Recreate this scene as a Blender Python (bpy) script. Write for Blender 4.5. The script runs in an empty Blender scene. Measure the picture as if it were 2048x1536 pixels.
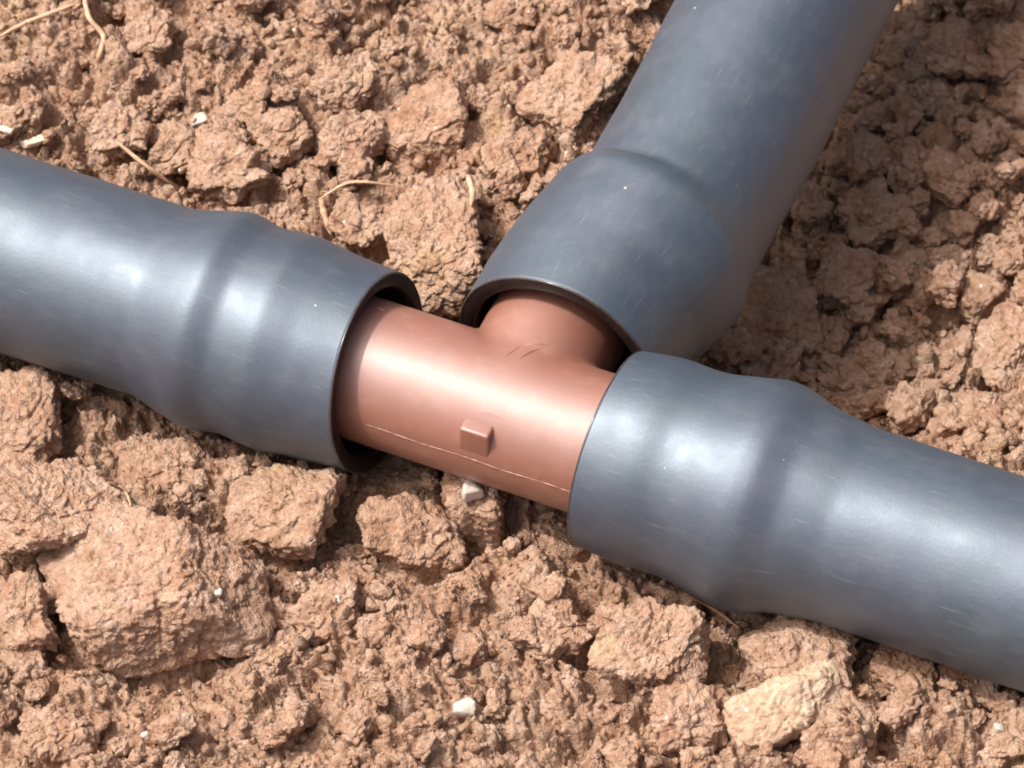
import bpy, bmesh, math, random
import numpy as np
from mathutils import Vector, Matrix

random.seed(7)
rng = np.random.default_rng(11)
S = 0.001                       # everything below is designed in millimetres
scene = bpy.context.scene
COL = scene.collection

# ------------------------------------------------------------------ camera
TH = math.radians(50.5)         # camera looks down at this elevation
AL = math.radians(22.8)         # heading of the run pipe against the picture's horizontal
DIST = 620.0
PXMM = 20.0                     # photograph pixels per mm at the tee
TZ = 10.0                       # height of the tee's axis above the datum
LOOK = np.array([0.15, 3.25 * math.sin(TH), TZ + 3.25 * math.cos(TH)])
CAM = LOOK + DIST * np.array([0.0, -math.cos(TH), math.sin(TH)])
cam_data = bpy.data.cameras.new("camera")
cam = bpy.data.objects.new("camera", cam_data)
COL.objects.link(cam)
cam.location = Vector(CAM * S)
cam.rotation_euler = (math.radians(90) - TH, 0, 0)
cam_data.sensor_width = 36.0
cam_data.lens = 36.0 * DIST / (2048 / PXMM)
cam_data.clip_start = 0.01
cam_data.clip_end = 100.0
cam_data.dof.use_dof = True
cam_data.dof.focus_distance = DIST * S
cam_data.dof.aperture_fstop = 90.0
scene.camera = cam

# ------------------------------------------------------------------ light
SUN_EL = math.radians(60)
SUN_AZ = math.radians(181)      # direction towards the sun, counted from +X to +Y
sun_dir = Vector((math.cos(SUN_EL) * math.cos(SUN_AZ), math.cos(SUN_EL) * math.sin(SUN_AZ), math.sin(SUN_EL)))
sd = bpy.data.lights.new("sun", 'SUN')
sd.energy = 2.1
sd.angle = math.radians(0.53)
sd.color = (1.0, 0.97, 0.93)
sun = bpy.data.objects.new("sun", sd)
COL.objects.link(sun)
sun.rotation_euler = (-sun_dir).to_track_quat('-Z', 'Y').to_euler()
sun.location = sun_dir * 1.0

world = bpy.data.worlds.new("World")
scene.world = world
world.use_nodes = True
wn = world.node_tree
bg = wn.nodes['Background']
sky = wn.nodes.new('ShaderNodeTexSky')
sky.sky_type = 'NISHITA'
sky.sun_disc = False
sky.sun_elevation = SUN_EL
sky.sun_rotation = math.radians(90) - SUN_AZ
sky.air_density = 0.25
sky.dust_density = 7.0
sky.ozone_density = 0.0
wn.links.new(sky.outputs[0], bg.inputs[0])
bg.inputs[1].default_value = 0.15

vs = scene.view_settings
vs.view_transform = 'Standard'
vs.look = 'None'
vs.exposure = 0.66
vs.gamma = 1.0
vs.use_curve_mapping = False
scene.cycles.filter_width = 1.9
scene.cycles.max_bounces = 6
scene.cycles.diffuse_bounces = 4
scene.cycles.caustics_reflective = False

# ------------------------------------------------------------------ axes of the tee
M = np.array([math.cos(AL), -math.sin(AL), 0.0])
B = np.array([math.sin(AL), math.cos(AL), 0.0])
Z = np.array([0.0, 0.0, 1.0])
T = np.array([0.0, 0.0, TZ])

FW = np.array([0.0, math.cos(TH), -math.sin(TH)])
UP = np.array([0.0, math.sin(TH), math.cos(TH)])
RT = np.array([1.0, 0.0, 0.0])


def ray(px, py):
    """direction through a pixel of the 2048 x 1536 photograph"""
    d = FW * DIST + RT * (px - 1024) / PXMM + UP * (768 - py) / PXMM
    return d / np.linalg.norm(d)


def at(px, py, z=0.0):
    d = ray(px, py)
    return CAM + d * ((z - CAM[2]) / d[2])


# ------------------------------------------------------------------ noise
def _h(ix, iy, iz, seed):
    with np.errstate(over='ignore'):
        h = (ix.astype(np.uint32) * np.uint32(374761393) + iy.astype(np.uint32) * np.uint32(668265263)
             + iz.astype(np.uint32) * np.uint32(2147483647) + np.uint32((seed * 1274126177) & 0xffffffff))
        h = (h ^ (h >> np.uint32(13))) * np.uint32(1274126177)
        h = (h ^ (h >> np.uint32(16))) * np.uint32(2246822519)
        h = h ^ (h >> np.uint32(15))
    return h


def _u(h):
    return (h & np.uint32(0xffffff)).astype(np.float32) / np.float32(0xffffff)


def _re(h, k):
    with np.errstate(over='ignore'):
        h = (h + np.uint32(k * 0x9E3779B1 & 0xffffffff)) * np.uint32(2654435761)
        return h ^ (h >> np.uint32(16))


def perlin(x, y, z=None, seed=0):
    """gradient noise in 2 or 3 dimensions, about -0.7 .. 0.7"""
    x = np.asarray(x, np.float32); y = np.asarray(y, np.float32)
    three = z is not None
    z = np.asarray(z, np.float32) if three else np.zeros_like(x)
    fx, fy, fz = np.floor(x), np.floor(y), np.floor(z)
    ix, iy, iz = fx.astype(np.int64), fy.astype(np.int64), fz.astype(np.int64)
    x, y, z = x - fx, y - fy, z - fz
    u, v, w = (t * t * t * (t * (t * 6 - 15) + 10) for t in (x, y, z))
    out = 0
    for dz in ((0, 1) if three else (0,)):
        for dy in (0, 1):
            for dx in (0, 1):
                h = _h(ix + dx, iy + dy, iz + dz, seed)
                a = _u(h) * np.float32(2 * math.pi)
                if three:
                    c = _u(_re(h, 3)) * 2 - 1
                    r = np.sqrt(1 - c * c)
                    g = r * np.cos(a) * (x - dx) + r * np.sin(a) * (y - dy) + c * (z - dz)
                    ww = w if dz else 1 - w
                else:
                    g = np.cos(a) * (x - dx) + np.sin(a) * (y - dy)
                    ww = 1
                out = out + g * (u if dx else 1 - u) * (v if dy else 1 - v) * ww
    return out


def lumps2(x, y, cell, seed, rmin=.5, rmax=.95, squash=.75):
    """heap of rough rounded lumps: the highest dome over each point"""
    x = x / cell; y = y / cell
    fx, fy = np.floor(x).astype(np.int64), np.floor(y).astype(np.int64)
    best = np.full(x.shape, -1.0, np.float32)
    for dy in (-1, 0, 1):
        for dx in (-1, 0, 1):
            h = _h(fx + dx, fy + dy, np.zeros_like(fx), seed)
            cx = fx + dx + _u(h); cy = fy + dy + _u(_re(h, 1))
            r = rmin + (rmax - rmin) * _u(_re(h, 2)) ** 2
            a = _u(_re(h, 3)) * np.float32(6.283)
            e = .65 + .7 * _u(_re(h, 4))
            tx, ty = (_u(_re(h, 5)) - .5) * 1.6, (_u(_re(h, 6)) - .5) * 1.6
            zi = (_u(_re(h, 7)) - .6) * .5
            ux, uy = (x - cx).astype(np.float32), (y - cy).astype(np.float32)
            p = (ux * np.cos(a) + uy * np.sin(a)) * e
            q = (-ux * np.sin(a) + uy * np.cos(a)) / e
            d = (np.abs(p) ** 2.6 + np.abs(q) ** 2.6) ** (1 / 2.6) / r
            dome = zi + r * squash * (.55 * np.sqrt(np.clip(1 - d * d, 0, None)) + .45 * (1 - d)) * (1 + tx * p + ty * q)
            dome = np.where(d < 1, dome, -1)
            best = np.maximum(best, dome)
    return np.clip(best, -.25, None) * cell


def worley3(x, y, z, seed):
    fx, fy, fz = (np.floor(t).astype(np.int64) for t in (x, y, z))
    best = np.full(x.shape, 9.0, np.float32)
    for dz in (-1, 0, 1):
        for dy in (-1, 0, 1):
            for dx in (-1, 0, 1):
                h = _h(fx + dx, fy + dy, fz + dz, seed)
                d = (x - fx - dx - _u(h)) ** 2 + (y - fy - dy - _u(_re(h, 1))) ** 2 + (z - fz - dz - _u(_re(h, 2))) ** 2
                best = np.minimum(best, d)
    return np.sqrt(best)


def smooth(a, b, t):
    t = np.clip((t - a) / (b - a), 0, 1)
    return t * t * (3 - 2 * t)


# ------------------------------------------------------------------ mesh helpers
def mesh_np(name, verts, quads=None, tris=None, scale=S, shade=True):
    me = bpy.data.meshes.new(name)
    verts = np.asarray(verts, np.float32) * scale
    loops, starts, n = [], [], 0
    for arr in (quads, tris):
        if arr is not None and len(arr):
            arr = np.asarray(arr, np.int32)
            loops.append(arr.ravel())
            starts.append(n + np.arange(len(arr), dtype=np.int32) * arr.shape[1])
            n += arr.size
    loops = np.concatenate(loops); starts = np.concatenate(starts)
    me.vertices.add(len(verts)); me.vertices.foreach_set('co', verts.ravel())
    me.loops.add(len(loops)); me.loops.foreach_set('vertex_index', loops)
    me.polygons.add(len(starts)); me.polygons.foreach_set('loop_start', starts)
    me.update(calc_edges=True)
    me.validate()
    if shade:
        me.polygons.foreach_set('use_smooth', np.ones(len(me.polygons), bool))
    return me


def grid_quads(nu, nv, wrap_v=False):
    """quads of a nu x nv vertex grid, v running fastest"""
    i = np.arange(nu - 1)[:, None]
    j = np.arange(nv if wrap_v else nv - 1)[None, :]
    j2 = (j + 1) % nv
    return np.stack([i * nv + j, i * nv + j2, (i + 1) * nv + j2, (i + 1) * nv + j], -1).reshape(-1, 4)


def link(name, me, mat, parent=None, loc=None):
    o = bpy.data.objects.new(name, me)
    if me is not None and mat is not None and not len(me.materials):
        me.materials.append(mat)
    COL.objects.link(o)
    if loc is not None:
        o.location = Vector(np.asarray(loc) * S)
    if parent is not None:
        o.parent = parent
    return o


def tag(o, label, cat, group=None, kind=None):
    o['label'] = label
    if cat: o['category'] = cat
    if group: o['group'] = group
    if kind: o['kind'] = kind
    return o


_ico = {}
def ico(n):
    if n not in _ico:
        bm = bmesh.new()
        bmesh.ops.create_icosphere(bm, subdivisions=n, radius=1.0)
        v = np.array([q.co[:] for q in bm.verts], np.float32)
        f = np.array([[q.index for q in p.verts] for p in bm.faces], np.int32)
        bm.free()
        v /= np.linalg.norm(v, axis=1)[:, None]
        _ico[n] = (v, f)
    return _ico[n]


def tube(points, radii, seg=8, flat=1.0):
    """a capped tube through points (mm)"""
    P = np.asarray(points, float); n = len(P)
    R = np.broadcast_to(np.asarray(radii, float), (n,))
    t = np.gradient(P, axis=0); t /= np.linalg.norm(t, axis=1)[:, None]
    up = np.array([0, 0, 1.0]) if abs(t[0][2]) < .9 else np.array([1.0, 0, 0])
    vs_, a = [], np.arange(seg) * 2 * math.pi / seg
    for k in range(n):
        s = np.cross(t[k], up); s /= np.linalg.norm(s)
        u = np.cross(s, t[k])
        vs_.append(P[k] + R[k] * (np.cos(a)[:, None] * s + flat * np.sin(a)[:, None] * u))
    v = np.concatenate(vs_)
    q = grid_quads(n, seg, True)
    v = np.concatenate([v, P[:1], P[-1:]])
    c0, c1 = n * seg, n * seg + 1
    tr = [[c0, (j + 1) % seg, j] for j in range(seg)] + [[c1, (n - 1) * seg + j, (n - 1) * seg + (j + 1) % seg] for j in range(seg)]
    return v, q, np.array(tr)


def bend(pts, n=24):
    """Catmull-Rom through a few points"""
    P = np.asarray(pts, float)
    P = np.vstack([2 * P[0] - P[1], P, 2 * P[-1] - P[-2]])
    out = []
    m = len(P) - 3
    for i in range(m):
        p0, p1, p2, p3 = P[i:i + 4]
        for t in np.linspace(0, 1, n, endpoint=(i == m - 1)):
            out.append(.5 * (2 * p1 + (p2 - p0) * t + (2 * p0 - 5 * p1 + 4 * p2 - p3) * t * t + (3 * p1 - p0 - 3 * p2 + p3) * t ** 3))
    return np.array(out)


# ------------------------------------------------------------------ materials
def new_mat(name):
    m = bpy.data.materials.new(name)
    m.use_nodes = True
    nt = m.node_tree
    return m, nt, nt.nodes['Principled BSDF']


def N(nt, typ, **kw):
    n = nt.nodes.new(typ)
    for k, v in kw.items():
        if k in n.inputs: n.inputs[k].default_value = v
        else: setattr(n, k, v)
    return n


def ramp(nt, src, stops):
    r = nt.nodes.new('ShaderNodeValToRGB')
    e = r.color_ramp.elements
    while len(e) < len(stops): e.new(.5)
    for el, (p, c) in zip(e, stops):
        el.position = p
        el.color = (*c, 1) if len(c) == 3 else c
    nt.links.new(src, r.inputs[0])
    return r


def mixc(nt, fac, a, b):
    m = nt.nodes.new('ShaderNodeMix'); m.data_type = 'RGBA'
    for sock, val in ((m.inputs[0], fac), (m.inputs[6], a), (m.inputs[7], b)):
        if hasattr(val, 'is_output'): nt.links.new(val, sock)
        else: sock.default_value = val if not isinstance(val, tuple) else (*val, 1)
    return m.outputs[2]


def soil_mat(name, dark, mid, pale, speck=.5, bump=1.0):
    m, nt, p = new_mat(name)
    geo = N(nt, 'ShaderNodeNewGeometry')
    pos = geo.outputs['Position']
    def noise(scale, detail=4, rough=.6):
        n = N(nt, 'ShaderNodeTexNoise', Scale=scale, Detail=detail, Roughness=rough)
        nt.links.new(pos, n.inputs['Vector']); return n
    n1 = noise(110, 2); n2 = noise(420, 4, .65); b1 = noise(1250, 3, .72); n3 = noise(1500, 2); n4 = n1
    c = ramp(nt, n2.outputs[0], [(.28, dark), (.5, mid), (.74, pale)]).outputs[0]
    tint = ramp(nt, n1.outputs[0], [(.35, (.95, .90, .86)), (.65, (1.0, 1.02, 1.03))]).outputs[0]
    mu = N(nt, 'ShaderNodeMix', data_type='RGBA', blend_type='MULTIPLY'); mu.inputs[0].default_value = 1
    nt.links.new(c, mu.inputs[6]); nt.links.new(tint, mu.inputs[7])
    g = ramp(nt, n3.outputs[0], [(.3, (.80, .77, .74)), (.7, (1.14, 1.15, 1.16))]).outputs[0]
    mu2 = N(nt, 'ShaderNodeMix', data_type='RGBA', blend_type='MULTIPLY'); mu2.inputs[0].default_value = 1
    nt.links.new(mu.outputs[2], mu2.inputs[6]); nt.links.new(g, mu2.inputs[7])
    # ochre stains and tiny pale mineral grains
    st = ramp(nt, n4.outputs[0], [(.62, (0, 0, 0)), (.74, (1, 1, 1))]).outputs[0]
    stf = N(nt, 'ShaderNodeMath', operation='MULTIPLY'); stf.inputs[1].default_value = .35
    nt.links.new(st, stf.inputs[0])
    c3 = mixc(nt, stf.outputs[0], mu2.outputs[2], (.47, .30, .13))
    vo = N(nt, 'ShaderNodeTexVoronoi', Scale=520.0); nt.links.new(pos, vo.inputs['Vector'])
    lt = N(nt, 'ShaderNodeMath', operation='LESS_THAN'); lt.inputs[1].default_value = .10
    nt.links.new(vo.outputs['Distance'], lt.inputs[0])
    sp = N(nt, 'ShaderNodeSeparateColor'); nt.links.new(vo.outputs['Color'], sp.inputs[0])
    gt = N(nt, 'ShaderNodeMath', operation='GREATER_THAN'); gt.inputs[1].default_value = 1 - .14 * speck
    nt.links.new(sp.outputs[0], gt.inputs[0])
    ml = N(nt, 'ShaderNodeMath', operation='MULTIPLY'); nt.links.new(lt.outputs[0], ml.inputs[0]); nt.links.new(gt.outputs[0], ml.inputs[1])
    c4 = mixc(nt, ml.outputs[0], c3, (.78, .70, .60))
    nt.links.new(c4, p.inputs['Base Color'])
    p.inputs['Roughness'].default_value = .95
    p.inputs['Specular IOR Level'].default_value = .15
    # fine relief: grains of 0.15 to 0.6 mm
    bp = N(nt, 'ShaderNodeBump', Strength=min(1.0, .85 * bump), Distance=.0011 * bump)
    nt.links.new(b1.outputs[0], bp.inputs['Height'])
    nt.links.new(bp.outputs[0], p.inputs['Normal'])
    return m


SOIL = soil_mat('dry_clay_soil', (.305, .172, .108), (.412, .272, .190), (.505, .370, .282))
SOIL_PALE = soil_mat('pale_dusty_clod', (.325, .187, .120), (.43, .285, .202), (.52, .385, .295), 1.0)
STONE = soil_mat('pale_yellow_stone', (.39, .265, .178), (.50, .365, .255), (.58, .45, .338), .5, .7)


def pipe_mat():
    m, nt, p = new_mat('weathered_grey_polyethylene')
    L = nt.links.new
    uv = N(nt, 'ShaderNodeUVMap'); uv.uv_map = 'UVMap'
    def stretched(su, sv, detail, rough=.65):
        mp = N(nt, 'ShaderNodeMapping'); mp.inputs['Scale'].default_value = (su, sv, 1)
        L(uv.outputs[0], mp.inputs[0])
        n = N(nt, 'ShaderNodeTexNoise', Scale=1.0, Detail=detail, Roughness=rough); L(mp.outputs[0], n.inputs['Vector'])
        return n.outputs[0]
    geo = N(nt, 'ShaderNodeNewGeometry')
    def solid(scale, detail=4.0):
        n = N(nt, 'ShaderNodeTexNoise', Scale=scale, Detail=detail, Roughness=.6); L(geo.outputs['Position'], n.inputs['Vector'])
        return n.outputs[0]
    streak = stretched(60, 3.0, 5.0)
    scr = stretched(230, 1.6, 2.0, .5)
    tintn = solid(75.0, 2.0); blotch = solid(230.0, 5.0); fine = solid(3000.0, 2.0)
    def mulv(src, k):
        q = N(nt, 'ShaderNodeMath', operation='MULTIPLY'); q.inputs[1].default_value = k; L(src, q.inputs[0]); return q.outputs[0]
    c = ramp(nt, tintn, [(.36, (.033, .047, .061)), (.5, (.035, .046, .066)), (.64, (.038, .045, .067))]).outputs[0]
    c = mixc(nt, mulv(ramp(nt, streak, [(.48, (0, 0, 0)), (.78, (1, 1, 1))]).outputs[0], .36), c, (.105, .10, .105))
    c = mixc(nt, mulv(ramp(nt, blotch, [(.52, (0, 0, 0)), (.74, (1, 1, 1))]).outputs[0], .16), c, (.15, .135, .125))   # dust film
    c = mixc(nt, mulv(ramp(nt, scr, [(.68, (0, 0, 0)), (.74, (1, 1, 1))]).outputs[0], .30), c, (.26, .26, .28))       # scuffs along the pipe
    gf = ramp(nt, fine, [(.3, (.88, .88, .88)), (.7, (1.12, 1.12, 1.12))]).outputs[0]
    mu = N(nt, 'ShaderNodeMix', data_type='RGBA', blend_type='MULTIPLY'); mu.inputs[0].default_value = 1
    L(c, mu.inputs[6]); L(gf, mu.inputs[7])
    vo = N(nt, 'ShaderNodeTexVoronoi', Scale=260.0); L(geo.outputs['Position'], vo.inputs['Vector'])
    spc = N(nt, 'ShaderNodeSeparateColor'); L(vo.outputs['Color'], spc.inputs[0])
    lim = N(nt, 'ShaderNodeMath', operation='MULTIPLY_ADD'); lim.inputs[1].default_value = .16; lim.inputs[2].default_value = -.125; L(spc.outputs[0], lim.inputs[0])
    lt = N(nt, 'ShaderNodeMath', operation='LESS_THAN'); L(vo.outputs['Distance'], lt.inputs[0]); L(lim.outputs[0], lt.inputs[1])
    L(mixc(nt, lt.outputs[0], mu.outputs[2], (.5, .45, .42)), p.inputs['Base Color'])
    L(ramp(nt, blotch, [(.3, (.49, .49, .49)), (.7, (.60, .60, .60))]).outputs[0], p.inputs['Roughness'])
    p.inputs['IOR'].default_value = 2.25
    p.inputs['Specular Tint'].default_value = (.74, .88, 1.0, 1)
    hh = N(nt, 'ShaderNodeMath', operation='ADD'); L(streak, hh.inputs[0]); L(fine, hh.inputs[1])
    bp = N(nt, 'ShaderNodeBump', Strength=.18, Distance=.00008); L(hh.outputs[0], bp.inputs['Height'])
    L(bp.outputs[0], p.inputs['Normal'])
    return m


def plain_mat(name, col, rough, spec=.5, var=.12, scale=300.0, bump=.0):
    m, nt, p = new_mat(name)
    geo = N(nt, 'ShaderNodeNewGeometry')
    n = N(nt, 'ShaderNodeTexNoise', Scale=scale, Detail=4.0); nt.links.new(geo.outputs['Position'], n.inputs['Vector'])
    a = tuple(x * (1 - var) for x in col); b = tuple(min(1, x * (1 + var)) for x in col)
    nt.links.new(ramp(nt, n.outputs[0], [(.3, a), (.7, b)]).outputs[0], p.inputs['Base Color'])
    p.inputs['Roughness'].default_value = rough
    p.inputs['Specular IOR Level'].default_value = spec
    if bump:
        bp = N(nt, 'ShaderNodeBump', Strength=bump, Distance=.0001); nt.links.new(n.outputs[0], bp.inputs['Height'])
        nt.links.new(bp.outputs[0], p.inputs['Normal'])
    return m


PIPE = pipe_mat()
CUT = plain_mat('cut_black_polyethylene', (.016, .010, .009), .45, .2, .3, 900)
EDGE = plain_mat('shaved_pipe_edge', (.05, .04, .038), .22, .9, .3, 900)
INSIDE = plain_mat('pipe_bore', (.045, .032, .030), .4, .5, .3, 400)
BROWN = plain_mat('brown_moulded_plastic', (.25, .084, .045), .58, .5, .05, 260, .03)
_p = BROWN.node_tree.nodes['Principled BSDF']
_p.inputs['IOR'].default_value = 2.35
_p.inputs['Coat Weight'].default_value = .35
_p.inputs['Coat Roughness'].default_value = .3
_nt = BROWN.node_tree
_src = _p.inputs['Base Color'].links[0].from_socket
_geo = N(_nt, 'ShaderNodeNewGeometry')
_dn = N(_nt, 'ShaderNodeTexNoise', Scale=420.0, Detail=6.0, Roughness=.75); _nt.links.new(_geo.outputs['Position'], _dn.inputs['Vector'])
_df = ramp(_nt, _dn.outputs[0], [(.50, (0, 0, 0)), (.80, (.34, .34, .34))]).outputs[0]
_nt.links.new(mixc(_nt, _df, _src, (.46, .29, .20)), _p.inputs['Base Color'])
STRAW = plain_mat('dry_straw', (.58, .38, .25), .8, .3, .2, 900, .3)
WHITE = plain_mat('white_mineral', (.54, .47, .40), .6, .4, .06, 900, .3)
FLAKE = plain_mat('pale_husk', (.72, .58, .44), .7, .3, .1, 700, .3)
GREY = plain_mat('grey_slate', (.20, .17, .15), .8, .3, .15, 700, .2)

# ------------------------------------------------------------------ pipes: centre lines
def profile(knots, d):
    k = np.array(knots, float)
    dd = np.arange(0, 70, .1)
    r = np.interp(dd, k[:, 0], k[:, 1])
    g = np.exp(-.5 * (np.arange(-30, 31) * .1 / .45) ** 2); g /= g.sum()
    r = np.convolve(np.pad(r, 30, mode='edge'), g, 'valid')
    return np.interp(d, dd, r)


LEFT_PATH = bend([T - M * 14.6 + Z * .0, T - M * 30 + Z * .1, T - M * 60, T - M * 130 + B * -1 + Z * .5, T - M * 330 + B * 8])
RIGHT_PATH = bend([T + M * 10.9, T + M * 27 + B * .15, T + M * 60 + B * -.1, T + M * 130 + B * -1, T + M * 330 + B * -9])
BRANCH_PATH = bend([T + B * 9.0 + M * 1.35, T + B * 18 + M * 2.2, T + B * 26 + M * 4.2, T + B * 33 + M * 4.9, T + B * 62 + M * 5.2 + Z * .6, T + B * 130 + M * 4.8 + Z * 2, T + B * 330 + M * 2])
LEFT_PROF = [(0, 10.35), (3, 10.5), (6, 10.75), (9.8, 11.25), (12, 11.0), (14.2, 10.85), (17.0, 11.55), (18.2, 11.35), (23.5, 10.0), (70, 10.0)]
RIGHT_PROF = [(0, 10.3), (3.6, 10.75), (5.2, 10.8), (7.6, 10.6), (9.5, 10.7), (15.2, 11.85), (17.0, 11.75), (20.0, 10.7), (25, 10.0), (70, 10.0)]
BRANCH_PROF = [(0, 10.95), (5, 11.25), (9, 11.4), (13, 11.75), (17.6, 11.9), (18.6, 11.5), (20.0, 10.5), (24, 10.35), (40, 10.5), (70, 10.5)]
WALL = 1.7


def build_pipe(path, prof, slant, phase, seed, label, bore_to=40.0):
    L = np.concatenate([[0], np.cumsum(np.linalg.norm(np.diff(path, axis=0), axis=1))])
    s = np.concatenate([np.arange(0, 1.2, .12), np.arange(1.2, 46, .45), np.arange(46, 120, 1.5), np.linspace(120, L[-1], 24)])
    P = np.stack([np.interp(s, L, path[:, k]) for k in range(3)], 1)
    t = np.stack([np.interp(s, L, np.gradient(path[:, k], L)) for k in range(3)], 1)
    t /= np.linalg.norm(t, axis=1)[:, None]
    side = np.cross(t, Z); side /= np.linalg.norm(side, axis=1)[:, None]
    up = np.cross(side, t)
    nph = 120
    ph = np.arange(nph) * 2 * math.pi / nph
    SS, PH = np.meshgrid(s, ph, indexing='ij')
    cut = slant * np.cos(PH - phase) * np.exp(-SS / 9.0)           # the knife went through at an angle
    r = profile(prof, s)[:, None] * np.ones_like(PH)
    wob = perlin(np.cos(PH) * 1.1 + 5 * seed, np.sin(PH) * 1.1, SS * .07, seed) * .16
    wob += perlin(np.cos(PH) * 2.2 + 3 * seed, np.sin(PH) * 2.2, SS * .22, seed + 9) * .09
    lip = .06 * np.exp(-(SS / .10) ** 2)                            # rounded outer lip
    def surf(rad, SSx, cutx, n):
        off = cutx[..., None] * t[:n, None, :]
        return (P[:n, None, :] + off + rad[..., None] * (np.cos(PH[:n])[..., None] * side[:n, None, :] + np.sin(PH[:n])[..., None] * up[:n, None, :])).reshape(-1, 3)
    n = len(s)
    outer = surf(r + wob - lip, SS, cut, n)
    me = mesh_np('irrigation_pipe', outer, grid_quads(n, nph, True)[:, ::-1])
    uv = me.uv_layers.new(name='UVMap')
    vi = np.empty(len(me.loops), np.int32); me.loops.foreach_get('vertex_index', vi)
    u = (vi % nph) / nph
    v = s[vi // nph] * .1
    uv.data.foreach_set('uv', np.stack([u, v], 1).astype(np.float32).ravel())
    o = link('irrigation_pipe', me, PIPE)
    tag(o, label, 'pipe', 'grey irrigation pipes pushed onto the tee')
    nb = int(np.searchsorted(s, bore_to))
    bore = surf((r + wob)[:nb] - WALL + .12 * np.exp(-(SS[:nb] / .2) ** 2), SS, cut[:nb], nb)
    link('bore', mesh_np('bore', bore, grid_quads(nb, nph, True)), INSIDE, o)
    # cut face between the lip and the bore
    r0 = (r + wob - lip)[0]; r1 = r0 - (WALL - .06 - .12)
    rings = [(r0, .0), (r0 - .18, -.10), ((r0 + r1) / 2, -.12), (r1 + .1, -.08), (r1, .0)]
    vv = np.concatenate([P[0] + (cut[0] + dz)[:, None] * t[0] + rr[:, None] * (np.cos(ph)[:, None] * side[0] + np.sin(ph)[:, None] * up[0])
                         for rr, dz in rings])
    link('cut_face', mesh_np('cut_face', vv, grid_quads(len(rings), nph, True)), CUT, o)
    # thin shaved edge that catches the sun
    rim = P[0] + (cut[0] - .03)[:, None] * t[0] + (r0 - .05)[:, None] * (np.cos(ph)[:, None] * side[0] + np.sin(ph)[:, None] * up[0])
    a6 = np.arange(6) * math.pi / 3
    rad_dir = np.cos(ph)[:, None] * side[0] + np.sin(ph)[:, None] * up[0]
    rv = rim[:, None, :] + .13 * (np.cos(a6)[None, :, None] * rad_dir[:, None, :] + np.sin(a6)[None, :, None] * t[0])
    rv = np.concatenate([rv, rv[:1]]).reshape(-1, 3)
    link('cut_edge', mesh_np('cut_edge', rv, grid_quads(nph + 1, 6, True)), EDGE, o)
    return P, t, (r + wob).max(1)


PIPES = [
    build_pipe(LEFT_PATH, LEFT_PROF, 1.7, math.radians(99), 1, 'grey pipe end entering from the left edge, two soft bulges before the brown tee'),
    build_pipe(RIGHT_PATH, RIGHT_PROF, .5, math.radians(200), 2, 'grey pipe running off to the right edge with a shiny bulge, lowest of three'),
    build_pipe(BRANCH_PATH, BRANCH_PROF, .5, math.radians(20), 3, 'grey branch pipe rising to the top edge from the middle of the tee'),
]
AX_P = np.concatenate([p for p, t, r in PIPES] + [np.linspace(T - M * 16, T + M * 14, 40), np.linspace(T, T + B * 12, 20)])
AX_R = np.concatenate([r for p, t, r in PIPES] + [np.full(60, 7.3)])
_keep = np.abs(AX_P).max(1) < 360
AX_P, AX_R = AX_P[_keep], AX_R[_keep]


def pipe_gap(p):
    """distance from points to the nearest pipe surface"""
    p = np.atleast_2d(p)
    best = np.full(len(p), 1e9)
    for q, r in zip(AX_P[::2], AX_R[::2]):
        best = np.minimum(best, np.linalg.norm(p - q, axis=1) - r)
    return best


# ------------------------------------------------------------------ ground
def seg_dist(x, y, path):
    """plan distance, side and height of the nearest point of a centre line"""
    a = path[::6]
    best = np.full(x.shape, 1e9, np.float32); zz = np.zeros_like(best); sd_ = np.zeros_like(best)
    for p, q in zip(a[:-1], a[1:]):
        d = q[:2] - p[:2]; l2 = d @ d
        if l2 < 1e-9: continue
        t = np.clip(((x - p[0]) * d[0] + (y - p[1]) * d[1]) / l2, 0, 1)
        ex, ey = x - p[0] - t * d[0], y - p[1] - t * d[1]
        dd = np.sqrt(ex * ex + ey * ey)
        m = dd < best
        best = np.where(m, dd, best); zz = np.where(m, p[2] + t * (q[2] - p[2]), zz)
        sd_ = np.where(m, ex * d[1] - ey * d[0], sd_)
    return best, zz, sd_


def base_height(x, y):
    """smooth lie of the land, without crumbs"""
    x = np.asarray(x, np.float32); y = np.asarray(y, np.float32)
    m = x * M[0] + y * M[1]; b = x * B[0] + y * B[1]
    h = 2.6 * perlin(x / 34 + 3.1, y / 34, seed=21) + 1.6 * perlin(x / 15, y / 15 + 8, seed=22)
    # a furrow beyond the run and to the right of the branch
    fur = smooth(-9 + 8 * smooth(30, 8, b), 5 + 8 * smooth(30, 8, b), m) * smooth(5, 15, b)
    h -= fur * (5 + 12 * smooth(8, 40, b) - 8 * smooth(26, 46, m))
    # banked soil in the near foreground and at upper left
    h += 2.0 * smooth(-18, -40, b) + 2.5 * smooth(14, 34, b) * smooth(6, -10, m)
    # keep it below the pipes: they have pressed a shallow bed
    near = smooth(22, 9, np.abs(b)) * 1.0
    h = h * (1 - .75 * near * (1 - fur)) - .6 * near
    return h


def on_ground(px, py):
    """where the sight line through a pixel meets the lie of the land"""
    z = 0.0
    for _ in range(12):
        p = at(px, py, z); z = .5 * z + .5 * float(base_height(p[0], p[1]))
    return at(px, py, z)


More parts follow.
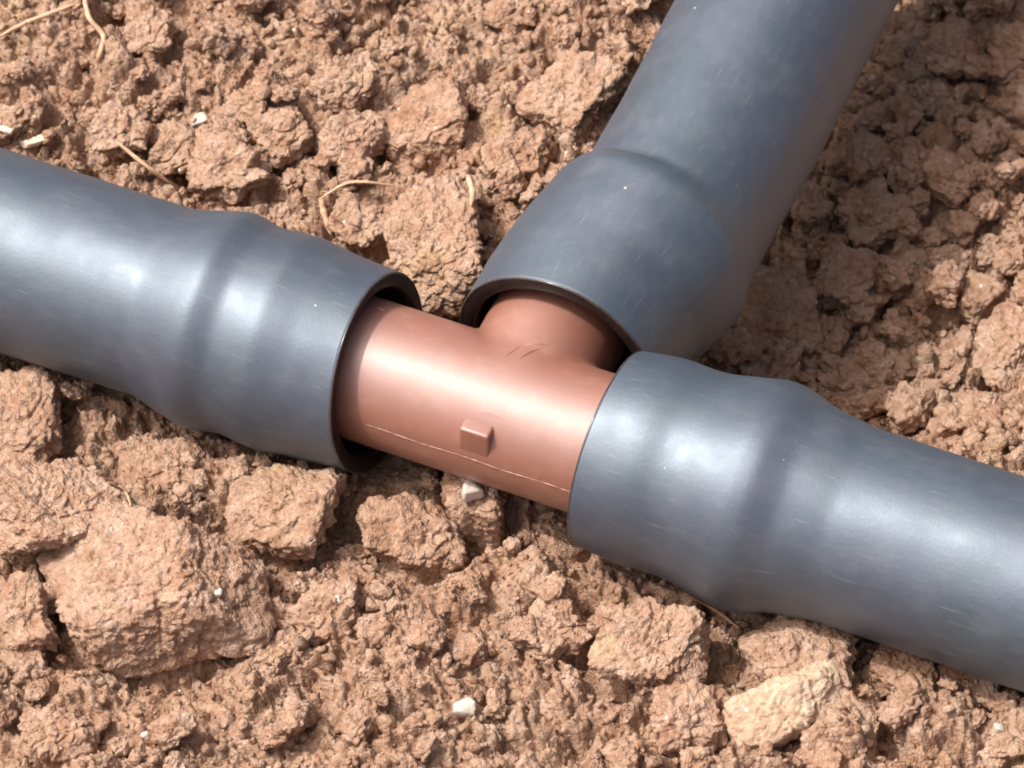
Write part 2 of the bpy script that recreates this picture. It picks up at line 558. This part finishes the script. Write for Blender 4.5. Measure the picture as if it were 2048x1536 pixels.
CLODS = [  # photograph pixel, width, height in the photograph, kind, yaw, tilt, material, seed, planes, label
    (310, 1168, 415, 330, 20, (-18, -8), 1, 101, 7, 'largest clod, broad pale rough face, at lower left of the soil'),
    (104, 1015, 250, 250, 35, (-10, 22), 1, 102, 6, 'angular clod with a dark flat right side behind the largest clod'),
    (55, 850, 170, 240, 10, (0, 10), 0, 103, 9, 'rounded clod at the left edge just below the left grey pipe'),
    (335, 935, 220, 120, 0, (0, 0), 0, 104, 9, 'low flattened clod tucked under the left grey pipe'),
    (565, 1020, 240, 190, -15, (8, -8), 0, 105, 8, 'notched clod below the left pipe bulge, beside the largest clod'),
    (835, 1075, 230, 160, 10, (0, 6), 0, 106, 9, 'broad low clod directly below the brown tee body'),
    (655, 1225, 160, 140, 25, (0, 0), 1, 107, 9, 'knobbly clod to the right of the largest clod'),
    (1115, 1255, 150, 120, 30, (-6, 14), 1, 108, 6, 'small block with a sharp dark right face, in front of the right pipe'),
    (1310, 1280, 250, 220, -10, (-5, 0), 1, 109, 12, 'dome shaped crumbly clod in front of the right grey pipe'),
    (1600, 1312, 240, 190, 0, (0, 0), 0, 110, 10, 'rounded brown clod half hidden behind the pale yellow stone'),
    (1370, 1440, 160, 140, 15, (0, 0), 1, 112, 8, 'blocky clod near the bottom edge, left of the pale yellow stone'),
    (1820, 1340, 160, 120, -20, (0, 0), 0, 113, 9, 'clod below the right pipe, just right of the pale yellow stone'),
    (1940, 1375, 140, 110, 12, (0, 0), 0, 114, 9, 'clod tucked under the right grey pipe near the right edge'),
    (1680, 1475, 190, 120, 40, (0, 0), 0, 116, 10, 'low clod on the bottom edge under the pale yellow stone'),
    (860, 250, 220, 160, 5, (0, -14), 1, 117, 9, 'pale topped clod with a shaded right flank, left of the branch pipe'),
    (1140, 195, 180, 190, -30, (5, 10), 1, 118, 6, 'faceted clod leaning against the left of the branch pipe'),
    (870, 490, 240, 260, 12, (-12, 0), 1, 119, 8, 'big wrinkled clod in the corner between left pipe and branch pipe'),
    (235, 265, 140, 120, 0, (0, 0), 1, 120, 9, 'rounded clod above the left pipe, near the small white chip'),
    (355, 300, 130, 130, 30, (0, 0), 0, 121, 9, 'darker clod just below the small white chip'),
    (465, 335, 210, 140, -10, (0, 6), 1, 122, 8, 'wide clod touching the far side of the left pipe bulge'),
    (565, 265, 130, 120, 40, (0, 0), 0, 123, 9, 'clod behind the wide clod beyond the left pipe'),
    (705, 275, 160, 120, 15, (0, 0), 1, 124, 9, 'clod left of the pale topped clod'),
    (1035, 320, 160, 100, 20, (0, 0), 0, 125, 9, 'low clod at the left foot of the branch pipe bulge'),
    (715, 455, 140, 90, -20, (0, 10), 0, 126, 7, 'flat clod with a hollow behind the left pipe end'),
    (700, 165, 170, 110, 25, (0, 0), 1, 127, 10, 'clod with a shaded hollow near the top, left of centre'),
    (300, 55, 110, 150, 0, (0, 0), 1, 128, 8, 'upright clod on the top edge beside the curled root'),
    (1020, 25, 110, 90, 20, (0, 0), 0, 129, 8, 'clod cut by the top edge, left of the branch pipe'),
    (1550, 640, 210, 230, 10, (0, 0), 0, 130, 12, 'dark rounded clod in shade where branch and right pipe meet'),
    (1735, 420, 120, 160, 20, (0, 0), 0, 131, 6, 'upright faceted clod in the shadow of the branch pipe'),
    (1690, 565, 150, 140, -20, (0, 10), 0, 132, 6, 'flat topped clod in the hollow above the right pipe'),
    (1655, 680, 100, 120, 0, (0, 0), 0, 133, 9, 'egg shaped clod beside the dark rounded clod'),
    (1625, 410, 100, 90, 30, (0, 0), 0, 134, 8, 'clod close against the shaded side of the branch pipe'),
    (1855, 195, 110, 80, 10, (0, 0), 0, 135, 9, 'smooth oval clod in shade at upper right'),
    (1905, 240, 90, 80, 0, (0, 0), 0, 136, 6, 'pointed clod in shade below the smooth oval clod'),
    (1880, 110, 190, 120, 15, (0, 0), 0, 137, 10, 'lumpy clod in shade near the top right corner'),
    (2025, 170, 90, 90, 0, (0, 0), 0, 138, 9, 'rounded clod on the right edge near the top corner'),
    (1840, 730, 120, 90, 20, (0, 0), 0, 139, 9, 'round clod in the hollow midway above the right pipe'),
    (1735, 745, 130, 110, -15, (0, 0), 0, 140, 8, 'clod with a fine crack resting above the right pipe bulge'),
    (2015, 690, 130, 240, -12, (0, -8), 1, 141, 7, 'tall sunlit pale clod on the right edge'),
    (1965, 815, 120, 100, 0, (0, 0), 1, 142, 9, 'sunlit clod on the far side of the right pipe near the edge'),
    (1865, 805, 110, 90, 10, (0, 0), 1, 143, 9, 'sunlit clod touching the far side of the right pipe taper'),
    (1920, 330, 110, 90, 10, (0, 0), 0, 144, 9, 'clod in shade under the pointed clod at the right'),
    (958, 1008, 140, 120, 15, (0, 0), 0, 148, 9, 'small clod under the tee body carrying a white pebble'),
    (45, 1230, 130, 160, 10, (0, 0), 0, 145, 9, 'shaded clod at the left edge below the angular clod'),
    (110, 1470, 170, 110, 0, (0, 0), 1, 146, 10, 'low clod in the bottom left corner'),
    (2015, 1470, 110, 120, 0, (0, 0), 1, 147, 8, 'pale clod in the bottom right corner'),
]
def settle(p, r):
    """push a lump away from the pipes until it just touches them"""
    p = np.array(p, float)
    for _ in range(60):
        d = p[None, :] - AX_P
        l = np.linalg.norm(d, axis=1) - AX_R
        k = int(np.argmin(l))
        if l[k] > r: break
        v = d[k].copy(); v[2] = min(0, v[2]) * .6
        v /= np.linalg.norm(v) + 1e-9
        p += v * .35
    return p


PLACED = []
for row in CLODS:
    px, py, w, h = row[:4]
    rx = w / 2 / PXMM
    ry = max(h, .62 * w) / 2 / PXMM * 1.08
    rz = .68 * min(rx, ry) * (1.15 if h > w else 1)
    c = on_ground(px, py)
    lift = .62 if w * h > 40000 else .36
    if px > 1450 and py < 860: lift = .7          # nodules lie loose in the hollow
    c = at(px, py, c[2] + lift * rz)
    if row[-1].startswith('angular'): c = at(px, py, c[2] + 2.2)
    if 'carrying' in row[-1]:
        rz = 4.6; c = at(px, py, 1.6)
    c = settle(c, .80 * min(rx, ry, rz * 1.2))
    PLACED.append((c, rx, ry, rz))


def axis_coords():
    core = np.arange(-62, 62.01, .2)
    tail = 62 + np.cumsum(.2 * 1.145 ** np.arange(1, 62))
    return np.concatenate([-tail[::-1], core, tail])


gx = axis_coords(); gy = axis_coords() + 13.0
X, Y = np.meshgrid(gx.astype(np.float32), gy.astype(np.float32), indexing='ij')
fall = np.clip(1 - (np.maximum(np.abs(X), np.abs(Y - 13)) - 62) / 200, 0, 1)
wx = X + 1.5 * perlin(X / 5, Y / 5, seed=1) + .55 * perlin(X / 1.7, Y / 1.7, seed=2)
wy = Y + 1.5 * perlin(X / 5 + 40, Y / 5, seed=3) + .55 * perlin(X / 1.7 + 40, Y / 1.7, seed=4)
wx2 = wx + .4 * perlin(X / .7, Y / .7, seed=6); wy2 = wy + .4 * perlin(X / .7 + 9, Y / .7, seed=7)
wx3 = wx2 + .16 * perlin(X / .35, Y / .35, seed=8); wy3 = wy2 + .16 * perlin(X / .35 + 9, Y / .35, seed=9)
rough = .55 + .9 * smooth(-.25, .35, perlin(X / 19 + 7, Y / 19, seed=5))
H = base_height(X, Y)
H += fall * rough * (.48 * lumps2(wx, wy, 8.5, 31) + .74 * lumps2(wx, wy, 3.2, 32))
H += fall * (.85 * lumps2(wx2, wy2, 1.6, 33, .45, .9) + .95 * lumps2(wx2, wy2, .8, 34, .45, .9) + .7 * lumps2(wx3, wy3, .45, 38, .45, .9))
H += fall * (.36 * perlin(X / .5, Y / .5, seed=35) + .55 * perlin(X / 1.1, Y / 1.1, seed=36) + .8 * perlin(wx / 3, wy / 3, seed=37)) - 1.2
# loose clods have gaps around their feet
for c, rx, ry, rz in PLACED:
    rr = math.sqrt(rx * ry)
    d = np.sqrt(((X - c[0]) / rx) ** 2 + ((Y - c[1]) / ry) ** 2)
    H -= (.40 * rz + .8) * np.exp(-((d - .95) / .3) ** 2) * np.where(d < 2, 1, 0)
# the pipes rest in it: the soil never rises through them
for path, prof in ((LEFT_PATH, LEFT_PROF), (RIGHT_PATH, RIGHT_PROF), (BRANCH_PATH, BRANCH_PROF)):
    d, pz, _ = seg_dist(X, Y, path)
    under = pz - np.sqrt(np.clip(12.0 ** 2 - d * d, 0, None)) - .1
    H = np.where(d < 12.0, np.minimum(H, under), H)
dm = np.abs(X * B[0] + Y * B[1]); mm_ = X * M[0] + Y * M[1]
core = (np.abs(mm_) < 16) & (dm < 8.5)
H = np.where(core, np.minimum(H, TZ - np.sqrt(np.clip(8.0 ** 2 - dm * dm, 0, None)) - .3), H)
g_me = mesh_np('ground', np.stack([X, Y, H], -1).reshape(-1, 3), grid_quads(len(gx), len(gy))[:, ::-1])
ground = link('ground', g_me, SOIL)
ground['kind'] = 'structure'
ground['label'] = 'dry reddish brown crumbly clay soil under the pipes'


def ground_z(x, y):
    i = np.clip(np.searchsorted(gx, x), 0, len(gx) - 1); j = np.clip(np.searchsorted(gy, y), 0, len(gy) - 1)
    return H[i, j]


# ------------------------------------------------------------------ clods
def clod_mesh(name, rx, ry, rz, seed, level, planes=9, crisp=14, grain=1.0, lump=1.0, feat=1.0, face=True):
    """an angular lump of dried clay: smoothed polyhedron, then rough relief in mm"""
    r_ = np.random.default_rng(seed)
    v, f = ico(level)
    n = r_.normal(size=(planes, 3))
    d = np.concatenate([r_.uniform(.66, .98, planes), r_.uniform(.85, 1.0, 6)])
    n = np.vstack([n, np.eye(3), -np.eye(3)])
    if face:                                   # a broken face on top and a steep one at the side
        n = np.vstack([n, [[r_.uniform(-.35, .0), r_.uniform(-.5, -.2), .9], [.95, r_.uniform(-.3, .1), r_.uniform(.0, .3)]]])
        d = np.concatenate([d, [r_.uniform(.52, .66), r_.uniform(.80, .92)]])
    n /= np.linalg.norm(n, axis=1)[:, None]
    c = np.clip(v @ n.T, 1e-3, None) / d
    rad = 1 / (np.sum(c ** crisp, 1) ** (1 / crisp))
    p = v * rad[:, None] * np.array([rx, ry, rz])
    o = seed * 13.7 % 97
    size = (rx * ry * rz) ** (1 / 3)
    q = p + o
    wq = q + .12 * size * np.stack([perlin(q[:, 0] / size * 1.6, q[:, 1] / size * 1.6, q[:, 2] / size * 1.6 + k, seed + k) for k in (0, 7, 15)], 1)
    disp = .15 * size * perlin(wq[:, 0] / size * 1.3, wq[:, 1] / size * 1.3, wq[:, 2] / size * 1.3, seed + 1) * lump
    g = q / feat
    g = g + .35 * np.stack([perlin(*(g / .8 + k).T, seed + k) for k in (0, 7, 15)], 1)
    w1 = worley3(*(g / 2.1).T, seed + 2); w2 = worley3(*(g / .95).T, seed + 3); w3 = worley3(*(g / .5).T, seed + 7)
    k = grain * feat
    disp += k * (.48 * (.5 - w1) + .34 * (.5 - w2) + .20 * (.5 - w3))
    disp += k * .42 * perlin(*(g / .55).T, seed + 4) + k * .55 * perlin(*(g / 1.15).T, seed + 8) + k * .75 * perlin(*(g / 2.4).T, seed + 5)
    cr = np.abs(perlin(*(wq / (size * .9)).T, seed + 6))
    disp -= k * .35 * np.clip(1 - cr / .06, 0, 1)                # hairline cracks
    p = p + v * disp[:, None]
    return mesh_np(name, p, None, f)


MATS = (SOIL, SOIL_PALE, STONE)
TAKEN = []


for (px, py, w, h, yaw, tilt, mi, seed, planes, label), (c, rx, ry, rz) in zip(CLODS, PLACED):
    me = clod_mesh('soil_clod', rx, ry, rz, seed, 7 if w * h > 50000 else 6 if w * h > 12500 else 5, planes, 16 if planes > 8 else 26)
    o = link('soil_clod', me, MATS[mi], None, c)
    o.rotation_euler = (math.radians(tilt[0]), math.radians(tilt[1]), math.radians(yaw))
    tag(o, label, 'soil clod', 'clods of dry clay')
    TAKEN.append((c[0], c[1], .8 * max(rx, ry)))

# the pale stone: a tilted slab running from lower left to upper right
c = on_ground(1585, 1408); c = at(1585, 1408, c[2] + 2.6)
me = clod_mesh('stone', 7.0, 3.5, 2.5, 151, 6, 10, 14, .6, 1.2)
o = link('stone', me, STONE, None, c)
o.rotation_euler = (math.radians(8), math.radians(-10), math.radians(30))
tag(o, 'pale yellow slab of stone tilted on the soil at lower right', 'stone')
TAKEN.append((c[0], c[1], 6))

# ------------------------------------------------------------------ smaller crumbs that can be counted
CR = [clod_mesh('soil_crumb', 1.0 * a, 1.0 * b, .8 * c_, 300 + k, 5, 7, 16, 1.0, 1.6, .42, False)
      for k, (a, b, c_) in enumerate(((1, .8, .8), (1.1, .9, .7), (.9, .75, 1), (1.2, .7, .8), (1, 1, .9), (.9, 1.1, .7), (1.3, .8, .7), (.85, .9, .95)))]
CRP = [m.copy() for m in CR]
for m in CR: m.materials.append(SOIL)
for m in CRP: m.materials.append(SOIL_PALE)


def project(p):
    d = np.asarray(p) - CAM
    k = DIST / (d @ FW)
    return 1024 + (d @ RT) * k * PXMM, 768 - (d @ UP) * k * PXMM


def crumb_label(p, r):
    """says which clod it lies beside, and on which side"""
    u, v = project(p)
    best = None
    for row, (c, rx, ry, rz) in zip(CLODS, PLACED):
        cu, cv = project(c)
        e = math.hypot((u - cu) / row[2], (v - cv) / row[3])
        if best is None or e < best[0]: best = (e, row, u - cu, v - cv)
    _, row, du, dv = best
    side = ('right of' if du > 0 else 'left of') if abs(du) / row[2] > abs(dv) / row[3] else ('below' if dv > 0 else 'above')
    who = row[-1].split(',')[0]
    size = 'bigger ' if r > 1.8 else 'medium ' if r > 1.25 else 'small '
    text = f'{size}crumb {side} the {who}'
    if len(text.split()) > 16: text = f'crumb {side} the {who}'
    if len(text.split()) > 16: text = ' '.join(text.split()[:16])
    return text


CRUMBS = []
count = 0
tries = 0
while count < 300 and tries < 9000:
    tries += 1
    px, py = random.uniform(-20, 2070), random.uniform(-20, 1560)
    if count % 5 < 2: px, py = random.uniform(1450, 2070), random.uniform(-20, 860)   # the hollow is full of nodules
    p = on_ground(px, py)
    r = 0.95 + (2.3 if p @ B > 4 and p @ M > 5 else 1.7) * random.random() ** 1.9
    if any((p[0] - a) ** 2 + (p[1] - b_) ** 2 < (.72 * q + .3 * r) ** 2 for a, b_, q in TAKEN): continue
    p[2] = float(ground_z(p[0], p[1])) + (.75 if p @ B > 4 and p @ M > 5 else .55) * r
    if pipe_gap(p)[0] < .8 * r: continue
    # only where the camera can see it
    d = CAM - p; L_ = np.linalg.norm(d)
    if pipe_gap(p + d[None, :] / L_ * np.linspace(2, 45, 24)[:, None]).min() < .2: continue
    label, group = crumb_label(p, r), 'loose crumbs of soil between the clods'
    me = random.choice(CRP if random.random() < .4 else CR)
    o = link('soil_crumb', me, None, None, p)
    o.scale = (r, r, r)
    o.rotation_euler = (random.uniform(-.6, .6), random.uniform(-.6, .6), random.uniform(0, 6.28))
    tag(o, label, 'soil crumb', group)
    TAKEN.append((p[0], p[1], r))
    count += 1
    CRUMBS.append((o, px))

same = {}
for o, px in CRUMBS: same.setdefault(o['label'], []).append((px, o))
ORD = ['leftmost', 'second from left', 'third from left', 'fourth from left', 'fifth from left', 'sixth from left', 'seventh from left', 'eighth from left']
NUM = ['', 'one', 'two', 'three', 'four', 'five', 'six', 'seven', 'eight']
for label, rows in same.items():
    n = len(rows)
    if n == 1 or n > 8: continue
    for k, (_, o) in enumerate(sorted(rows, key=lambda t: t[0])):
        which = ORD[k] if k < n - 1 else 'rightmost'
        text = f"{which} of {NUM[n]} {label.replace('crumb', 'crumbs', 1)}"
        if len(text.split()) > 16: text = f"{which} {label}"
        if len(text.split()) <= 16: o['label'] = text

# ------------------------------------------------------------------ loose grains, far too many to count
def crumb_mass(n, rlo, rhi, seed, fine=2):
    r_ = np.random.default_rng(seed)
    protos = []
    v, f = ico(fine) if fine else ico(2)
    v3, f3 = ico(3)
    for k in range(10):
        vv, ff = (v, f) if fine else (v3, f3)
        nn = r_.normal(size=(7, 3)); nn /= np.linalg.norm(nn, axis=1)[:, None]
        cc = np.clip(vv @ nn.T, 1e-3, None) / r_.uniform(.45, 1, 7)
        rad = 1 / (np.sum(np.hstack([cc, np.full((len(vv), 1), .9)]) ** 20, 1) ** .05)
        protos.append((vv * (rad * (1 + .35 * perlin(*(vv * 1.7 + k * 9).T, k) + (0 if fine else .22 * perlin(*(vv * 4.5 + k * 9).T, k))))[:, None], ff))
    V, F, off = [], [], 0
    xs = r_.uniform(-64, 64, n); ys = r_.uniform(-50, 76, n)
    clump = perlin(xs / 9, ys / 9, seed=seed) + .5 * perlin(xs / 3.5, ys / 3.5, seed=seed + 1)
    keep = clump > r_.uniform(-.5, .45, n)
    xs, ys = xs[keep], ys[keep]
    rr = rlo + (rhi - rlo) * r_.random(len(xs)) ** 2.5
    zs = ground_z(xs, ys) + .3 * rr
    pts = np.stack([xs, ys, zs], 1)
    ok = pipe_gap(pts) > .7 * rr
    for p, r in zip(pts[ok], rr[ok]):
        a, fc = protos[r_.integers(10)]
        q = r_.normal(size=4); q /= np.linalg.norm(q)
        w, x, y, z = q
        R = np.array([[1 - 2 * (y * y + z * z), 2 * (x * y - z * w), 2 * (x * z + y * w)],
                      [2 * (x * y + z * w), 1 - 2 * (x * x + z * z), 2 * (y * z - x * w)],
                      [2 * (x * z - y * w), 2 * (y * z + x * w), 1 - 2 * (x * x + y * y)]])
        V.append((a * r * r_.uniform(.45, 1.3, 3)) @ R.T + p); F.append(fc + off); off += len(a)
    return np.concatenate(V), np.concatenate(F)


va, fa = crumb_mass(8500, .2, .5, 77)
vb, fb = crumb_mass(6500, .42, 1.15, 78, 2)
vc, fc = crumb_mass(18000, .12, .26, 79, 1)
v, f = np.concatenate([va, vb, vc]), np.concatenate([fa, fb + len(va), fc + len(va) + len(vb)])
o = link('soil_grains', mesh_np('soil_grains', v, None, f), SOIL)
tag(o, 'fine loose grains of dry soil strewn between the clods', None, None, 'stuff')

# ------------------------------------------------------------------ brown tee
RB = 7.3
tee = bpy.data.objects.new('tee_connector', None)
COL.objects.link(tee)
tee.location = Vector(T * S)
tag(tee, 'glossy brown plastic tee connector joining the three grey pipes', 'pipe fitting')


def tee_sdf(p):
    """run and branch barrels with a small moulded fillet; p relative to the tee's centre"""
    m, b, z = p @ M, p @ B, p[:, 2]
    r1 = np.sqrt(b * b + z * z) - RB
    d1 = np.maximum(r1, np.abs(m) - 24)
    r2 = np.sqrt(m * m + z * z) - (RB - .3 - .034 * np.clip(3 - b, 0, None) ** 2)
    d2 = np.maximum(r2, np.maximum(-b - 4, b - 22))
    k = .9
    h = np.clip(.5 + .5 * (d2 - d1) / k, 0, 1)
    return d2 * (1 - h) + d1 * h - k * h * (1 - h)


def tee_grad(p, e=.02):
    g = np.stack([(tee_sdf(p + e * np.eye(3)[i]) - tee_sdf(p - e * np.eye(3)[i])) / (2 * e) for i in range(3)], 1)
    return g / (np.linalg.norm(g, axis=1)[:, None] + 1e-9)


bm = bmesh.new()
for axis, a0, a1, r in ((M, -24, 24, RB), (B, 0, 22, RB - .3)):
    mid = Vector(axis * (a0 + a1) / 2)
    mt = Matrix.Translation(mid) @ Vector(axis).to_track_quat('Z', 'Y').to_matrix().to_4x4()
    bmesh.ops.create_cone(bm, cap_ends=True, segments=96, radius1=r, radius2=r, depth=a1 - a0, matrix=mt)
tmp = bpy.data.meshes.new('tee_raw'); bm.to_mesh(tmp); bm.free()
tmp_o = bpy.data.objects.new('tee_raw', tmp); COL.objects.link(tmp_o)
md = tmp_o.modifiers.new('remesh', 'REMESH'); md.mode = 'VOXEL'; md.voxel_size = .28
dg = bpy.context.evaluated_depsgraph_get()
body = bpy.data.meshes.new_from_object(tmp_o.evaluated_get(dg))
bpy.data.objects.remove(tmp_o)
co = np.empty(len(body.vertices) * 3, np.float32); body.vertices.foreach_get('co', co)
co = co.reshape(-1, 3).astype(float)
for _ in range(5):
    co -= tee_sdf(co)[:, None] * tee_grad(co)
nrm = tee_grad(co)
body.vertices.foreach_set('co', (co * S).astype(np.float32).ravel())
body.polygons.foreach_set('use_smooth', np.ones(len(body.polygons), bool))
body.update()
body.normals_split_custom_set_from_vertices([tuple(q) for q in nrm])
body.name = 'barrel'
body.materials.clear()
link('barrel', body, BROWN, tee)


def cyl(m, ang, r=RB):
    """point on the run barrel: ang from straight up towards the camera, relative to the tee"""
    return M * m - B * r * math.sin(ang) + Z * r * math.cos(ang)


# moulded lug on the near side
bm = bmesh.new()
bmesh.ops.create_cube(bm, size=1.0)
for vtx in bm.verts:
    l = vtx.co
    top = l.z > 0
    q = M * (-1.0 + l.x * (3.1 if top else 3.4)) - B * ((5.4 if top else 5.5) + l.y * -3.2) + Z * (2.9 + l.z * 3.9)
    vtx.co = Vector(q * S)
bmesh.ops.bevel(bm, geom=bm.edges[:], offset=.32 * S, segments=3, affect='EDGES', profile=.6)
bmesh.ops.recalc_face_normals(bm, faces=bm.faces[:])
lug = bpy.data.meshes.new('lug'); bm.to_mesh(lug); bm.free()
for p_ in lug.polygons: p_.use_smooth = True
link('lug', lug, BROWN, tee)
# parting line, a thin ragged ridge along the near side
ms = np.linspace(-12.6, 10.5, 90)
pts = np.array([cyl(m, math.radians(83 + .5 * math.sin(m * .7)), RB + .005 + .05 * float(perlin(m * 1.3, 4.0))) for m in ms])
v, q, t_ = tube(pts, np.clip(.045 + .10 * perlin(ms * 1.7, np.zeros_like(ms) + 2.4), .02, None), 6)
link('parting_line', mesh_np('parting_line', v, q, t_), BROWN, tee)
# moulding flash where the branch leaves the run
def on_barrel(px, py):
    d = ray(px, py); o_ = CAM - T
    lo, hi = DIST - 30, DIST + 30
    for t in np.linspace(lo, hi, 1200):
        if tee_sdf((o_ + d * t)[None, :])[0] < 0: return o_ + d * t
    return o_ + d * DIST
for chain in ([(1003, 718), (1022, 704), (1046, 690)], [(1028, 726), (1052, 708), (1086, 694)], [(1044, 689), (1075, 688), (1112, 692)], [(748, 612), (770, 622)]):
    pts = bend([on_barrel(*c_) for c_ in chain], 8) - Z * .06
    n = len(pts)
    v, q, t_ = tube(pts, .05 + .13 * np.sin(np.linspace(.15, 3.0, n)), 10)
    link('moulding_flash', mesh_np('moulding_flash', v, q, t_), BROWN, tee)

# ------------------------------------------------------------------ roots, straw, chips
bpy.context.view_layer.update()
dg = bpy.context.evaluated_depsgraph_get()


def lay(chain, lift):
    """rest a strand on whatever lies under it"""
    out = []
    for px, py in chain:
        d = ray(px, py)
        hit, loc, *_ = scene.ray_cast(dg, Vector(CAM * S), Vector(d))
        p = np.array(loc) / S if hit else on_ground(px, py)
        out.append(p - d * lift)
    return bend(out, 10)


STRAWS = [
    ([(168, -10), (178, 35), (206, 70), (203, 95), (196, 122)], .36, .9, 'root', 'curled pale root hanging near the top left corner'),
    ([(235, 285), (290, 330), (330, 358), (375, 385)], .30, .7, 'straw', 'thin straw lying against the far side of the left pipe'),
    ([(642, 395), (648, 425), (662, 470)], .42, .8, 'root', 'short pale root stub standing behind the left pipe end'),
    ([(640, 398), (690, 368), (730, 364), (790, 372)], .20, 1.0, 'root', 'thin arched rootlet beside the short root stub'),
    ([(935, 350), (945, 385), (942, 410)], .42, 1.0, 'root', 'stubby root poking up above the wrinkled clod'),
    ([(0, 72), (60, 42), (150, 8)], .30, .8, 'straw', 'long straight straw in the top left corner'),
    ([(1372, 1188), (1430, 1220), (1478, 1256)], .22, .8, 'straw', 'pale fibre lying along the near edge of the right pipe'),
    ([(215, 965), (250, 985), (262, 1010)], .20, .8, 'straw', 'thin fibre between the two big clods at lower left'),
]
for chain, r, lift, kind, label in STRAWS:
    pts = lay(chain, lift)
    n = len(pts)
    rad = r * (.75 + .4 * perlin(np.linspace(0, 5, n), np.full(n, r * 50), seed=5)) * np.clip(np.minimum(np.arange(n) + 1.5, n - np.arange(n) + .5) / 4, .3, 1)
    v, q, t_ = tube(pts, rad, 8)
    o = link('rootlet' if kind == 'root' else 'straw', mesh_np('rootlet', v, q, t_), STRAW)
    tag(o, label, kind)

CHIPS = [
    (397, 240, 1.0, .75, .35, 25, WHITE, 'chip', 'small flat white chip on the soil at upper left'),
    (62, 283, 1.5, .55, .35, 20, FLAKE, 'husk', 'pale narrow husk beside the left pipe at the left edge'),
    (10, 262, 1.0, .4, .3, -20, FLAKE, 'husk', 'pale husk cut by the left edge above the left pipe'),
    (930, 1415, 1.15, 1.05, .9, 0, WHITE, 'pebble', 'round white pebble on the soil at bottom centre'),
    (945, 976, 1.15, .95, .9, 20, WHITE, 'pebble', 'white pebble just under the lower edge of the brown tee'),
    (985, 985, .6, .5, .5, 20, WHITE, 'pebble', 'tiny white grit just right of the pebble under the tee'),
    (437, 1186, .42, .35, .4, 0, WHITE, 'grit', 'white grit on the face of the largest clod'),
    (678, 1197, .42, .55, .4, 0, WHITE, 'grit', 'white grit on top of the knobbly clod'),
    (292, 1470, .5, .5, .4, 0, WHITE, 'grit', 'white grit on the soil near the bottom left'),
    (2000, 1455, .55, .5, .4, 0, WHITE, 'grit', 'white grit on the pale corner clod'),
]
bpy.context.view_layer.update()
dg = bpy.context.evaluated_depsgraph_get()
for k, (px, py, a, b_, c_, yaw, mat, cat, label) in enumerate(CHIPS):
    d = Vector(ray(px, py))
    hit, loc, nor, _, ob, _ = scene.ray_cast(dg, Vector(CAM * S), d)
    p = np.array(loc) / S if hit else on_ground(px, py)
    p = p + np.array(nor) * .3 * min(a, b_, c_)
    me = clod_mesh(cat, a, b_, c_, 500 + k, 4, 5, 16, .3, .5, .4, False)
    o = link('white_' + cat if mat is WHITE else cat, me, mat, None, p)
    o.rotation_euler = (0, 0, math.radians(yaw))
    tag(o, label, cat)
